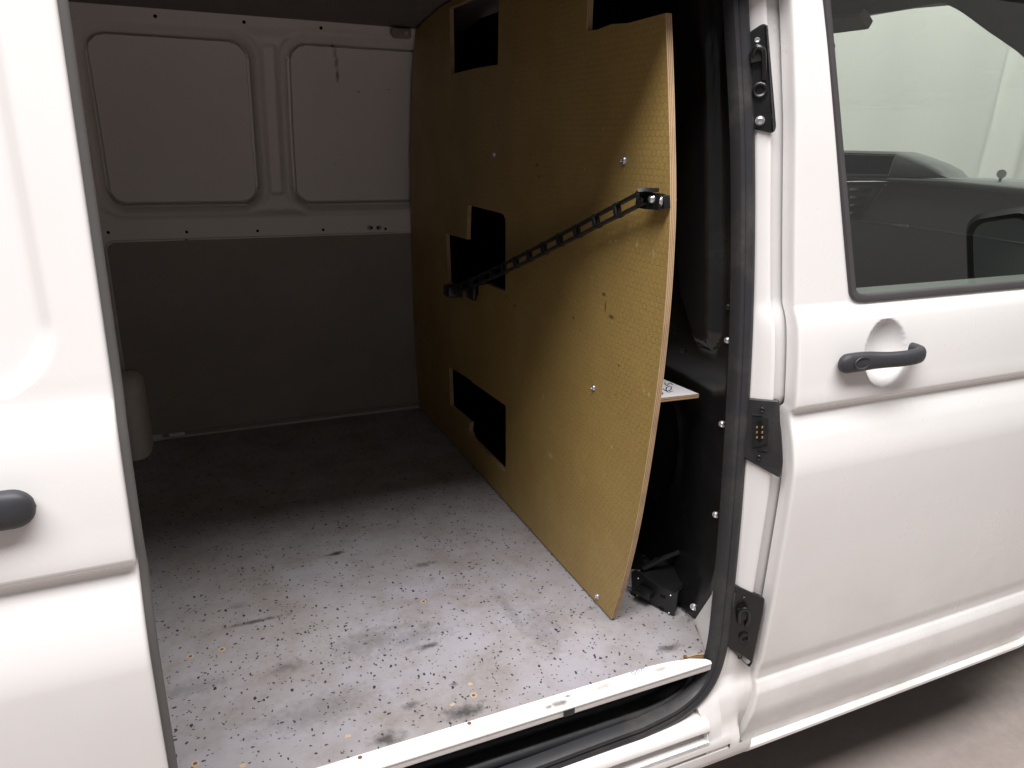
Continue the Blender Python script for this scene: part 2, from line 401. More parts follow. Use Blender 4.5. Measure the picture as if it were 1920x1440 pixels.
# ------------------------------------------------------------------ setting
g = grid('ground', [[(x, y, 0) for x in rng(-25, 40, 5)] for y in rng(-25, 40, 5)], 'ground'); g['kind'] = 'structure'
rows = []
for z in rng(0, 5, .5):
    rows.append([(x, 5 + .035 * math.sin(x * 2.1) + .02 * math.sin(x * 5.3 + 1) + .10 * math.exp(-((x - 7.25 - .05 * z) / .09) ** 2) - .07 * math.exp(-((x - 7.45 - .05 * z) / .10) ** 2), z) for x in rng(-6, 14, .05)])
hw = grid('hall_wall', rows, 'wall'); hw['label'] = 'pale grey-green hall wall seen through the cab windows'; hw['category'] = 'wall'

# ------------------------------------------------------------------ van
FT = [(.30, .962), (.345, .955), (.40, .944), (.45, .937), (.485, .938), (.507, .946), (.516, .951), (.53, .9505), (.56, .946), (.65, .942), (.8, .938), (.93, .936), (.985, .937), (1.0, .9385), (1.05, .9505),
      (1.09, .965), (1.10, .9675), (1.106, .966), (1.114, .9585), (1.12, .957), (1.16, .961), (1.22, .969), (1.265, .978), (1.285, .986), (1.30, .994), (1.33, .9985), (1.44, 1.013), (1.62, 1.035), (1.82, 1.063), (1.9, 1.08)]
def hermite(T):
    h = [T[i + 1][0] - T[i][0] for i in range(len(T) - 1)]; d = [(T[i + 1][1] - T[i][1]) / h[i] for i in range(len(T) - 1)]
    g = [d[0]] + [0 if d[i - 1] * d[i] <= 0 else 2 * d[i - 1] * d[i] / (d[i - 1] + d[i]) for i in range(1, len(d))] + [d[-1]]
    def f(z):
        if z <= T[0][0]: return T[0][1]
        if z >= T[-1][0]: return T[-1][1] + (z - T[-1][0]) * g[-1]
        i = next(k for k in range(len(h)) if z <= T[k + 1][0]); t = (z - T[i][0]) / h[i]
        return (2 * t ** 3 - 3 * t * t + 1) * T[i][1] + (t ** 3 - 2 * t * t + t) * h[i] * g[i] + (3 * t * t - 2 * t ** 3) * T[i + 1][1] + (t ** 3 - t * t) * h[i] * g[i + 1]
    return f
_F = hermite(FT); _Fc = {}
def F(z):
    if z not in _Fc: _Fc[z] = _F(z)
    return _Fc[z]
WT = [(.5, 2.60), (.62, 2.615), (.8, 2.65), (1.0, 2.665), (1.25, 2.67), (1.5, 2.655), (1.75, 2.615), (1.92, 2.56)]
W = hermite(WT)
van = thing('van', 'white panel van with its side door slid open, seen from the kerb side', 'van')
ZS = sorted(set(rng(.45, 1.9, .01) + [q[0] for q in FT if q[0] >= .45] + rng(1.085, 1.125, .003) + rng(1.255, 1.305, .005) + rng(.48, .535, .004)))

# --- sliding door, pushed back and standing off the side
SO = .12; SX = -.090
def sd_y(x, z):
    # pressed panel field with a rounded lower front corner
    dx = SX - .046 - .02 * (z - 1.3) - x; dz = z - 1.312; r = .075
    d = min(dx, dz) if min(dx, dz) > r else (r - math.hypot(max(0, r - dx), max(0, r - dz)))
    return F(z) - SO + .012 * sstep(-.003, .013, d)
xs = rng(-.62, -.30, .02)[:-1] + rng(-.30, SX - .004, .004)
zs = sorted(set(ZS + rng(1.29, 1.42, .004) + rng(1.42, 1.9, .01)))
rows = []
for z in zs:
    r_ = [(x, sd_y(x, z), z) for x in xs]
    b = F(z) - SO
    r_ += [(SX - .0015, b + .001, z), (SX, b + .0035, z), (SX, b + .010, z)]
    rows.append(r_)
sdoor = grid('sliding_door', rows, 'paint', van, sharp=60)
rows = [[(SX - .001, F(z) - SO + .0095, z), (SX - .0025, F(z) - SO + .0105, z), (SX - .0025, F(z) - SO + .030, z), (SX - .010, F(z) - SO + .034, z), (SX - .02, F(z) - SO + .07, z), (-.62, F(z) - SO + .075, z)] for z in ZS]
grid('inner_skin', rows, 'hem', sdoor)
sweep('edge_seal', [(SX - .005, F(z) - SO + .041, z) for z in rng(.45, 1.9, .03)], circ(.0125, 12), 'softrub', sdoor, up=X)
sweep('seal_bead', [(SX - .0022, F(z) - SO + .0215 + .0006 * math.sin(z * 400), z) for z in rng(.45, 1.9, .006)], circ(.0016, 6), 'seam', sdoor, up=X)

def handle(name, parent, xa, xb, z, off, flip=False, h=.0215):
    """bar handle: flush pad at one end, bowed grip, rounded root at the other"""
    L = xb - xa
    key = [(0, .0125), (.06, .0135), (.2, .0145), (.36, .018), (.5, .026), (.64, .0325), (.78, .034), (.9, .031), (.965, .022), (.99, .010), (.995, -.006)]
    P = []
    for q in catmull([(a, o_ / L, 0) for a, o_ in key], 6):
        x = xa + L * q[0] if not flip else xb - L * q[0]
        P.append(Vector((x, F(z) + off - q[1] * L, z + (.005 * q[0] - .0025))))
    tt = [abs(p.x - (xb if flip else xa)) / L for p in P]; N = len(P)
    def sc_(f):
        t = tt[min(N - 1, int(round(f * (N - 1))))]
        e = math.sqrt(max(.0004, 1 - (1 - min(1, t / .10)) ** 2))
        return (e * (1 - .12 * sstep(.3, .6, t)), e * (1 - .20 * sstep(.2, .55, t)))
    prof = [(.0125 * math.copysign(abs(math.cos(a)) ** .8, math.cos(a)), h * math.copysign(abs(math.sin(a)) ** .85, math.sin(a))) for a in [2 * math.pi * i / 18 for i in range(18)]]
    return sweep(name, P, prof, 'grip', parent, up=Z, scale=sc_, sharp=60)
handle('door_handle', sdoor, -.39, -.173, 1.205, -SO + .003, flip=True)

# --- front door
def xe(z): return lerp([(.30, .966), (.36, .972), (.44, .985), (.5, .994), (.56, .998), (.7, 1.0), (1.1, 1.0), (1.3, .998), (1.62, .982), (1.9, .955)], z)
zb0 = 1.303
def xw(z): return ony(1597 + (1548 - 1597) * (570 - (570 - (z - zb0) / .5 * 570)) / 570, 570 - (z - zb0) / .5 * 570, F(z)).x
hc = ony(1661, 663, .966)
def fd_y(x, z):
    d = math.hypot((x - hc.x) / .055, (z - hc.z) / .066)
    b = .022 * max(0, 1 - d ** 2.4) ** .75 if d < 1 else 0
    return F(z) + b + .002 * math.sin(x * 3) * sstep(1.0, .7, z)
def drow(z, xlist):
    e = xe(z); b = F(z)
    return [(e + .004, b + .035, z), (e + .0015, b + .016, z), (e, b + .008, z), (e + .0003, b + .003, z), (e + .0025, b + .0004, z)] + [(x, fd_y(x, z), z) for x in xlist]
zl = sorted(set([z for z in rng(.352, 1.30, .008)] + [q[0] for q in FT if .352 < q[0] < 1.3] + rng(1.085, 1.255, .003) + rng(1.255, 1.303, .005) + rng(.48, .535, .004)))
rows = []
for z in zl:
    e = xe(z)
    rows.append(drow(z, [e + .006 + (1.08 - e - .006) * i / 8 for i in range(8)] + rng(1.08, 1.33, .004) + rng(1.35, 2.15, .05)))
# hem at the bottom edge
b0 = rows[0]; rows = [[(p[0], p[1] + .02, p[2] - .002) for p in b0], [(p[0], p[1] + .004, p[2] - .002) for p in b0]] + rows
fdoor = grid('front_door', rows, 'paint', van, sharp=60)
rows = []
for z in rng(1.303, 1.9, .02):
    e = xe(z); xr = xw(z) + .004
    rows.append(drow(z, [e + .006 + (xr - e - .006) * i / 8 for i in range(9)]))
grid('window_pillar', rows, 'paint', fdoor, sharp=60)
# trim round the window, glass, inner sill of the door
pt = [Vector((xw(z), F(z) - .001, z)) for z in rng(1.85, 1.318, .05)]
low = Vector((xw(1.303), F(1.303), 1.303))
pt = pt[:-1] + catmull([pt[-1], low + Vector((.006, -.001, .006)), low + Vector((.03, -.001, .0015))], 5) + [low + Vector((d, -.001, .0015)) for d in (.1, .3, .6, 1.0)]
sweep('window_trim', pt, [(-.0078, -.004), (-.0078, .003), (-.005, .0055), (.005, .0055), (.0078, .002), (.0078, -.004)], 'trim', fdoor, up=-Y, sharp=50)
zz = rng(1.302, 1.9, .03)
grid('window_glass', [[(xw(z) + .002 + d, F(z) + .007, z) for d in (0, .3, .6, 1.0)] for z in zz], 'glass', fdoor)
boxo('inner_sill', (1.75, F(1.3) + .055, 1.275), (1.24, .075, .06), 'dashtop', fdoor, bev=.012)
boxo('inner_panel', (1.75, F(1.0) + .09, .9), (1.3, .03, .72), 'dash', fdoor, bev=.01)
hx0 = ony(1572, 680, .955).x; hx1 = ony(1729, 655, .945).x
handle('door_handle', fdoor, hx0, hx1, hc.z - .002, .0, h=.0188)
lk = Vector((hx0 + .042, F(hc.z) - .0276, hc.z - .002))
n_ = 18; v = []; f = []
for r_, d in ((1, .0), (.93, -.0015), (.7, .001), (.35, .0025), (0.02, .003)):
    for i in range(n_): a = 2 * math.pi * i / n_; v.append((lk.x + .020 * r_ * math.cos(a), lk.y + d, lk.z + .0125 * r_ * math.sin(a)))
for k in range(4):
    for i in range(n_): f.append((k * n_ + i, k * n_ + (i + 1) % n_, (k + 1) * n_ + (i + 1) % n_, (k + 1) * n_ + i))
pyd('lock_cover', v, f, 'grip', fdoor, recalc=True)
# door mirror (its reflection shows in the door glass)
mr = pyd('door_mirror', *(lambda: (lambda pr: ([p for x_, s in ((1.91, .86), (1.925, 1), (1.96, 1), (1.99, .85), (2.015, .5)) for p in [(x_ + .12 * (.9 - (.775 + a * s)) * 0, .775 + a * s, 1.385 + b * s) for a, b in pr]],
    [(i * len(pr) + j, i * len(pr) + (j + 1) % len(pr), (i + 1) * len(pr) + (j + 1) % len(pr), (i + 1) * len(pr) + j) for i in range(4) for j in range(len(pr))] + [tuple(range(4 * len(pr), 5 * len(pr)))]))(round_poly([(-.095, -.105), (.10, -.105), (.10, .105), (-.095, .105)], .05)))(), 'black', fdoor, recalc=True)
pr = round_poly([(-.070, -.085), (.072, -.085), (.072, .080), (-.070, .080)], .042)
pyd('mirror_glass', [(1.916, .775 + a, 1.385 + b) for a, b in pr], [tuple(range(len(pr)))], 'chrome', fdoor, smooth=False)
boxo('mirror_foot', (1.96, .915, 1.30), (.07, .13, .035), 'black', fdoor, bev=.01)

# --- B-pillar jamb between the door seal and the front door edge
SP = [(1371, -260, 1.135), (1379, -100, 1.115), (1381, 0, 1.105), (1394, 280, 1.078), (1392, 600, 1.040), (1376, 900, 1.006), (1357, 1120, .988), (1344, 1220, .979), (1320, 1283, .972), (1272, 1330, .966), (1200, 1368, .962)]
seal_path = catmull([ony(u, v_, y_) for u, v_, y_ in SP], 8)
end = seal_path[-1]
seal_path += [Vector((x, .962 - .004 * sstep(.6, .3, x), end.z - .012 * sstep(end.x, .35, x))) for x in rng(end.x, -1.3, .06)[1:]] if False else [Vector((end.x - d, .962, end.z - .010 * sstep(0, .35, d))) for d in rng(.05, 2.0, .05)]
def seal_at(z):
    for a, b in zip(seal_path, seal_path[1:]):
        if a.z >= z >= b.z and a.x > .70: return a.lerp(b, (a.z - z) / max(1e-6, a.z - b.z))
    return seal_path[0]
def jamb(z):
    e = xe(z); b = F(z)
    B2 = Vector((e - .030, b + lerp([(.38, .010), (.5, .018), (.6, .028)], z), z))
    if z > .50:
        s_ = seal_at(z); A = Vector((s_.x + .006, s_.y + .008, z))
    else:
        s_ = seal_at(.50); k = (.50 - z) / .12
        A = Vector((s_.x + .006, s_.y + .008, z)).lerp(Vector((.868, .936, z)), min(1, k * 1.9) ** .8)
    if A.x > B2.x - .012: A.x = B2.x - .012
    return A, B2
rows = []
for z in rng(.372, 1.9, .012):
    e = xe(z); b = F(z); A, B2 = jamb(z)
    k = sstep(.50, .62, z); fl_ = sstep(.44, .385, z)
    Cc = Vector((e - .020, b + .016 + .020 * k, z)); D = Vector((e + .004, b + .018 + .022 * k, z)); E2 = Vector((e + .04, b + .022 + .024 * k, z))
    Bm = A.lerp(B2, .5) + Vector((0, -.002, 0)) * k
    row = [A + Vector((0, .03, 0)), A, A.lerp(Bm, .5), Bm + Vector((-.001, .003, 0)) * k, Bm, B2.lerp(Bm, .25), B2.lerp(Bm, .06), B2 + Vector((.002, .002 * k, 0)), Cc.lerp(B2, .2), Cc, D, E2]
    for p in row[1:9]: p.y += (.9308 - p.y) * fl_
    rows.append(row)
grid('door_pillar', rows, 'paint', van, sharp=60)

# --- sill below the door opening, with the slide rail slot
sillA = [(1.02, .470), (.972, .466), (.950, .463), (.940, .459), (.934, .452), (.932, .445), (.932, .441), (.960, .439), (.960, .417), (.930, .415), (.9275, .409), (.927, .400), (.927, .394), (.950, .392), (.950, .384), (.929, .382), (.929, .365), (.932, .350), (.940, .341), (.96, .335), (1.02, .335)]
sillU = [q for q in sillA if q[1] > .408]; sillL = [q for q in sillA if q[1] < .416]
sillB = [(p, q) if not (p > .935 and .38 < q < .40) else (.9292, q) for p, q in sillL]
def ext(name, prof, x0, x1, mt, parent, step=.2, **k): return grid(name, [[(x, a, b) for a, b in prof] for x in rng(x0, x1, step)], mt, parent, **k)
sill = ext('door_sill', sillU, -1.5, .872, 'paint', van, sharp=35)
ext('sill_lower', sillL, -1.5, .925, 'paint', sill, sharp=35)
ext('sill_end', [q for q in sillB if q[1] < .386], .925, .985, 'paint', sill, sharp=35)
pyd('rail_stop', [(.8722, .934, .447), (.8722, .97, .447), (.8722, .97, .405), (.8722, .93, .405)], [(0, 1, 2, 3)], 'paint', sill, smooth=False)
pyd('slot_end', [(.9252, .927, .395), (.9252, .952, .395), (.9252, .952, .381), (.9252, .927, .381)], [(0, 1, 2, 3)], 'hole', sill, smooth=False)
ext('sill_lip', [(.955, .352), (.945, .350), (.940, .345), (.940, .338), (.948, .333), (.97, .333), (1.02, .34)], .985, 1.88, 'paint', sill, step=.05)
grid('arch_edge', [[(x, a, b + .05 * ((x - 1.88) / .12) ** 2) for a, b in [(.955, .352), (.945, .350), (.940, .345), (.940, .338), (.948, .333), (.97, .333), (1.02, .34)]] for x in rng(1.88, 2.06, .02)], 'paint', sill)
boxo('underbody', (.75, 1.84, .40), (4.6, 1.60, .16), 'under', van, bev=.02)
# --- rubber step tray: ridges that follow the opening's corner
def tray_path(o, dy):
    zb = end.z - .010 + o * .55; xr = .905 - o * 1.0
    P = [Vector((x, .962 + dy, zb)) for x in rng(-1.4, xr - .14, .08)]
    for k in range(1, 9):
        a = k / 8 * math.pi / 2; P.append(Vector((xr - .14 + .14 * math.sin(a), .962 + dy + .012 * (1 - math.cos(a)), zb + (.085 - o) * (1 - math.cos(a)))))
    return P
sweep('door_seal', seal_path, [(-.020, -.012), (-.020, .004), (-.015, .012), (-.006, .014), (0, .012), (.004, .008), (.008, .0125), (.015, .011), (.019, .003), (.019, -.012)], 'rubber', van, up=-Y, sharp=50)
tray = ext('step_tray', [(.955, .462), (.975, .466), (1.0, .474), (1.02, .478), (1.07, .482), (1.10, .49), (1.105, .56)], -1.5, .93, 'rubber', van)
for o, dy, rr in ((.030, .028, .011), (.052, .062, .009)):
    sweep('ridge', tray_path(o, dy), circ(rr, 10, rr * .8), 'rubber', tray, up=Z if False else -Y)
sweep('ridge', [Vector((x, 1.055, .487)) for x in rng(-1.4, .80, .2)], circ(.007, 8), 'rubber', tray, up=-Y)
pyd('tray_end', [(.905, .98, .45), (.905, 1.11, .45), (.915, 1.11, .575), (.915, .985, .575)], [(0, 1, 2, 3)], 'rubber', tray, smooth=False)

# --- black moulded bulkhead / pillar trim
BX = .93
te = [(onx(u, v_, BX).z, onx(u, v_, BX).y) for u, v_ in [(1385, 0), (1379, 150), (1375, 300), (1371, 450), (1369, 600), (1362, 760), (1354, 920), (1350, 1000), (1345, 1060), (1330, 1115), (1300, 1160)]]
te = sorted(te); te[0] = (te[0][0], te[0][1])
mo = [onx(u, v_, BX) for u, v_ in [(1345, -60), (1352, 150), (1355, 300), (1357, 500), (1355, 630), (1340, 658), (1315, 648), (1285, 560), (1270, 400), (1268, 200), (1276, 80), (1290, -60)]]
mo = [(p.y, p.z) for p in mo]
rows = []; brow = []
for z in rng(te[0][0], 1.95, .008):
    ye = lerp(te, z); row = [(BX + .035, ye - .004, z), (BX + .006, ye - .003, z), (BX + .001, ye, z)]
    brow.append([(BX + .05 * sstep(1.12, 1.0, z) + .002, y, z) for y in (1.36, 1.6, 2.0, 2.4, W(z) - .004)])
    for y in rng(ye + .004, ye + .30, .006) + [ye + .4]:
        d = inpoly(y, z, mo); yy = y - ye
        x = BX - .026 * sstep(-.004, .018, d)
        rr = math.hypot(y - 1.40, (z - .92)); x -= .010 * math.exp(-((rr - .175) / .008) ** 2) * (1 if y < 1.42 else 0)
        x += .05 * sstep(.02, .30, yy) * sstep(1.12, 1.0, z)
        row.append((x, y, z))
    rows.append(row)
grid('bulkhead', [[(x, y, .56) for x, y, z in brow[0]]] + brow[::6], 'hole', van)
boxo('dark_gap_floor', (.89, 2.0, .567), (.19, 1.30, .035), 'hole', van)  # black slab added so the shaded floor behind the cut-outs stays dark
boxo('dark_gap_floor', (.97, 1.30, .566), (.10, .30, .024), 'hole', van)  # second black slab, again standing in for shade on the floor
grid('dark_gap_side', [[(x, W(z) - .003, z) for x in (.776, 1.0)] for z in rng(.56, 1.92, .05)], 'hole', van)  # black sheet added over the side wall, in place of shade
trim = grid('pillar_trim', rows, 'gloss', van, sharp=60)
for u, v_, r_ in ((1367, 638, .0042), (1357, 795, .0045), (1345, 965, .0045), (1304, 1138, .0055)):
    bolt('screw', onx(u - 3, v_, BX - .002), (-.75, -.6, .1), r_ * 1.1, 'zinc', trim, 'hex')
for u, v_ in ((1369, 575), (1283, 657), (1252, 590), (1330, 70)):
    bolt('screw', onx(u - 3, v_, BX - .003), (-.8, -.6, 0), .0045, 'metal', trim, 'hex')

rows = []
for z in rng(.575, 1.0, .02):
    s_ = seal_at(z); rows.append([(s_.x - .012, s_.y + .010, z), (BX + .004, lerp(te, z) - .006, z), (BX + .006, lerp(te, z) + .03, z)])
grid('pillar_inner', rows, 'paint', van)
# --- plates on the pillar
def pill_plate(name, pts, mt, th=.012, lift=.010, rad=.006, bev=.003):
    zc = sum(onx(u, v_, .965).z for u, v_ in pts) / len(pts)
    A0, B0 = jamb(zc); A1, B1 = jamb(zc + .05)
    n = (B0 - A0).cross(A1 + B1 - A0 - B0).normalized(); n = n if n.y < 0 else -n
    p0 = (A0 + B0) / 2 + n * lift
    ex = n.cross(Z).normalized() * -1; ey = ex.cross(n); ey = ey if ey.z > 0 else -ey
    q = [onp(u, v_, p0, n) - p0 for u, v_ in pts]
    poly = [(a.dot(ex), a.dot(ey)) for a in q]
    o = plate(name, round_poly(poly, rad, 3), [], p0, ex, ey, n, th, bev, (mt, mt), van)
    at = lambda u, v_, d=0: onp(u, v_, p0, n) + n * d
    return o, n, at
sp_, n, at = pill_plate('striker_plate', [(1390, 70), (1431, 43), (1440, 47), (1456, 240), (1450, 250), (1398, 238)], 'metal')
bolt('screw', at(1420, 75), n, .0045, 'zinc', sp_, 'flat'); bolt('screw', at(1425, 226), n, .006, 'zinc', sp_, 'hex')
bolt('guide_socket', at(1424, 169), n, .0125, 'metal', sp_, 'ring')
sweep('chamfer', [at(1436, 48, .001), at(1450, 246, .001)], [(-.003, -.002), (0, .0025), (.003, -.002)], 'black', sp_, up=n)
hk = catmull([at(1410, 118, .004), at(1412, 98, .010), at(1420, 91, .014), at(1429, 97, .014), at(1431, 115, .010), at(1432, 150, .004)], 6)
sweep('catch_hook', hk, circ(.0045, 8), 'metal', sp_, up=n)
sweep('catch_block', [at(1416, 97, .002), at(1417, 117, .002)], [(-.010, 0), (-.008, .008), (.008, .008), (.010, 0)], 'black', sp_, up=n)
cp, n, at = pill_plate('contact_plate', [(1388, 745), (1461, 751), (1463, 800), (1468, 870), (1462, 897), (1390, 857)], 'black', rad=.005)
sl = [at(1421, 788, .0006), at(1428, 788, .0006), at(1431, 795, .0006), at(1431, 822, .0006), at(1425, 830, .0006), at(1418, 822, .0006), at(1418, 795, .0006)]
bz = [at(1413, 780, .0003), at(1440, 784, .0003), at(1439, 832, .0003), at(1411, 838, .0003)]
boxp = [p + n * .004 for p in bz]
pyd('contact_housing', bz + boxp, [(4, 5, 6, 7), (0, 1, 5, 4), (1, 2, 6, 5), (2, 3, 7, 6), (3, 0, 4, 7)], 'metal', cp, recalc=True, smooth=False)
pyd('contact_slot', [p + n * .0043 for p in sl], [tuple(range(7))], 'hole', cp, smooth=False)
for i in range(3):
    for j in range(2):
        c = at(1419.5 + j * 10, 800 + i * 9.5, .0055); boxo('contact_pin', c, (.0032, .002, .0046), 'brass', cp, bev=.0006)
bolt('screw', at(1429, 768), n, .0042, 'metal', cp, 'ring'); bolt('screw', at(1423, 858), n, .0048, 'metal', cp, 'ring')
for vv, uu in ((778, 1421), (844, 1430)):
    sweep('clip', [at(uu - 10, vv, .001), at(uu + 8, vv + 2, .001)], circ(.0018, 6), 'metal', cp, up=n)
gp, n, at = pill_plate('guide_plate', [(1362, 1092), (1385, 1102), (1435, 1124), (1432, 1150), (1412, 1245), (1406, 1254), (1362, 1211)], 'metal', rad=.004)
bolt('guide_socket', at(1395, 1194), n, .0105, 'metal', gp, 'ring'); bolt('screw', at(1395, 1122), n, .005, 'black', gp, 'pan'); bolt('screw', at(1387, 1232), n, .004, 'black', gp, 'pan')
hk = catmull([at(1385, 1165, .003), at(1384, 1145, .008), at(1392, 1136, .011), at(1400, 1141, .010), at(1402, 1158, .006), at(1398, 1172, .002)], 6)
sweep('catch_hook', hk, circ(.004, 8), 'metal', gp, up=n)
sweep('catch_block', [at(1391, 1140, .001), at(1390, 1158, .001)], [(-.010, 0), (-.008, .006), (.008, .006), (.010, 0)], 'black', gp, up=n)

# --- far side of the cargo bay: rails, pressed recesses and skin panels
def rr_sdf(x, z, x0, x1, z0, z1, r):
    qx = abs(x - (x0 + x1) / 2) - (x1 - x0) / 2 + r; qz = abs(z - (z0 + z1) / 2) - (z1 - z0) / 2 + r
    return math.hypot(max(qx, 0), max(qz, 0)) + min(max(qx, qz), 0) - r
yw = 2.645
OUT = (ony(132, 180, yw).x, 1.4, ony(400, 412, yw).z, ony(300, 40, yw).z, .10)
W1 = (ony(182, 250, yw).x, ony(477, 230, yw).x, ony(330, 386, yw).z, ony(300, 67, yw).z, .055)
W2 = (ony(547, 230, yw).x, 1.4, ony(650, 383, yw).z, ony(640, 87, yw).z, .055)
def wall_y(x, z):
    d = W(z) + .022 * sstep(0, -.030, rr_sdf(x, z, *OUT))
    for q in (W1, W2):
        s = rr_sdf(x, z, *q)
        d -= .010 * math.exp(-((s - .022) / .010) ** 2)
        d += .008 * sstep(.012, .004, s)
        if -.007 < s < .001: d += .022
        if s <= -.007: d += .004
    xr = (W1[1] + W2[0]) / 2
    s = rr_sdf(x, z, xr - .020, xr + .020, W1[2] + .03, W1[3] - .01, .012); d += .012 * sstep(.006, -.006, s)
    return d
zt0 = ony(500, 441, 2.67).z
rows = [[(x, wall_y(x, z), z) for x in rng(-.42, -.26, .02)[:-1] + rng(-.26, .775, .0035)] for z in rng(zt0 - .02, 1.915, .0035)]
side = grid('cargo_side', rows, 'inner', van, sharp=50)
for u, v_ in ((203, 436), (350, 435), (483, 433), (606, 431), (723, 429), (697, 427), (708, 427)):
    p = ony(u, v_, 2.668); bolt('hole', (p.x, W(p.z) - .0012, p.z), -Y, .0048 if u not in (697, 708) else .005, 'hole', side, 'disc')
for u, v_ in ((691, 427), (713, 427)): 
    p = ony(u + (2 if u < 700 else -2), v_, 2.668); bolt('washer', (p.x, W(p.z) - .0006, p.z), -Y, .0085, 'seam', side, 'disc')
for u, v_ in ((291, 31), (457, 42), (601, 53), (118, 22)):
    p = ony(u, v_, 2.575); bolt('hole', (p.x, W(p.z) - .0015, p.z), -Y, .0052, 'hole', side, 'disc')
p = ony(752, 63, 2.56)
bm = bmesh.new(); add_box(bm, (p.x, W(p.z) - .015, p.z), (.06, .03, .03), None, .006); add_cyl(bm, (p.x - .028, W(p.z) - .03, p.z), Y, .012, .02); bmo('latch_bracket', bm, 'lining', side)
bolt('screw', (p.x + .012, W(p.z) - .031, p.z), -Y, .006, 'zinc', side, 'flat')
# lower wall frame and the grey lining board in it
rows = [[(x, W(z) + .004, z) for x in rng(-1.5, .775, .05)] for z in rng(.56, zt0 - .019, .03)]
grid('cargo_side_lower', rows, 'inner', van)
rows = [[(x, W(z), z) for x in rng(-1.5, -.415, .1)] for z in rng(zt0 - .02, 1.92, .03)]
grid('cargo_side_rear', rows, 'lining', van)
xl = ony(207, 520, 2.66).x; zt = ony(500, 445, 2.66).z; cols = rng(xl, xl + .03, .003)[:-1] + rng(xl + .03, .775, .03)
def ztop(x): r_ = .028; return zt - r_ + math.sqrt(max(0, r_ * r_ - (xl + r_ - x) ** 2)) if x < xl + r_ else zt
N = 26; rows = []
for i in range(N + 1):
    t = i / N; rows.append([(x, W(.600 + (ztop(x) - .600) * t) - .006, .600 + (ztop(x) - .600) * t) for x in cols])
lin = grid('lining_board', rows, 'lining', van)
ed = [Vector((xl, W(z) - .003, z)) for z in rng(.60, zt - .03, .04)] + [Vector((x, W(ztop(x)) - .003, ztop(x))) for x in cols]
sweep('board_edge', ed, circ(.0035, 6), 'inner', lin, up=-Y)
for u, v_ in ((350, 449), (484, 452), (607, 450), (724, 446), (229, 577)):
    p = ony(u, v_ + 2, 2.66); bolt('screw', (p.x, W(p.z) - .0065, p.z), -Y, .006, 'lining', lin, 'flat')
sweep('floor_seam', [Vector((x, 2.606, .592)) for x in rng(-.14, .77, .1)], circ(.006, 6), 'seam', lin, up=-Y)
boxo('seam_end', (-.095, 2.602, .594), (.05, .016, .012), 'inner', lin, bev=.004)
# foot of the rear pillar
v = []; f = []; n_ = 16
pc = Vector((-.216, 2.59, 0))
for z, rx, ry in ((.575, .047, .145), (.60, .047, .140), (.66, .0465, .125), (.755, .046, .11), (.772, .046, .108), (.775, .043, .104), (.779, .0455, .105), (.80, .044, .09), (.82, .036, .065), (.832, .016, .02)):
    for i in range(n_):
        a = 2 * math.pi * i / n_; v.append((pc.x + rx * math.copysign(abs(math.cos(a)) ** .7, math.cos(a)), pc.y - ry * math.copysign(abs(math.sin(a)) ** .8, math.sin(a)), z))
for k in range(9):
    for i in range(n_): f.append((k * n_ + i, k * n_ + (i + 1) % n_, (k + 1) * n_ + (i + 1) % n_, (k + 1) * n_ + i))
f.append(tuple(range(9 * n_, 10 * n_)))
pyd('pillar_foot', v, f, 'inner', van, recalc=True, sharp=60)
# rear pillar return (left of the lining)
sweep('rear_pillar', [Vector((-.30, W(z) - .02, z)) for z in rng(.56, 1.9, .06)], circ(.05, 12, .04), 'inner', van, up=-Y)

# --- roof, rear end, rear quarter and cab shell
RT = [(1.045, 1.872), (1.06, 1.90), (1.12, 1.915), (1.3, 1.93), (1.7, 1.955), (2.1, 1.955), (2.3, 1.945), (2.45, 1.928), (2.56, 1.912)]
prof = RT + [(2.70, 1.88), (2.66, 1.96), (2.3, 2.01), (1.7, 2.02), (1.25, 1.985), (1.08, 1.92), (1.04, 1.89)]
xr_ = rng(-1.55, 2.0, .25)
o = grid('roof', [[(x, a, b) for a, b in prof] for x in xr_], ['roof', 'paint'], van, close=True, sharp=40)
for p in o.data.polygons:
    if p.normal.z > .2: p.material_index = 1
boxo('rear_end', (-1.53, 1.80, 1.2), (.05, 1.75, 1.7), 'lining', van)
grid('rear_quarter', [[(-1.55, F(z), z), (-.16, F(z), z), (-.135, F(z) + .02, z), (-.135, F(z) + .07, z)] for z in rng(.35, 1.9, .05)], 'paint', van)
grid('quarter_dark_sheet', [[(-.135, F(z) + .0695, z), (-1.5, F(z) + .08, z)] for z in rng(.56, 1.9, .05)], 'lining', van)  # unseen dark sheet added to cut light bounced onto the partition
grid('outer_side', [[(x, W(z) + .06, z) for x in (-1.55, .5, 1.5)] for z in rng(.35, 1.9, .1)], 'paint', van)
grid('cab_side', [[(x, W(z), z) for x in (.94, 1.6, 2.3)] for z in rng(.5, 1.25, .1)], 'dash', van)
boxo('cab_floor', (1.7, 1.85, .50), (1.55, 1.6, .03), 'dash', van)
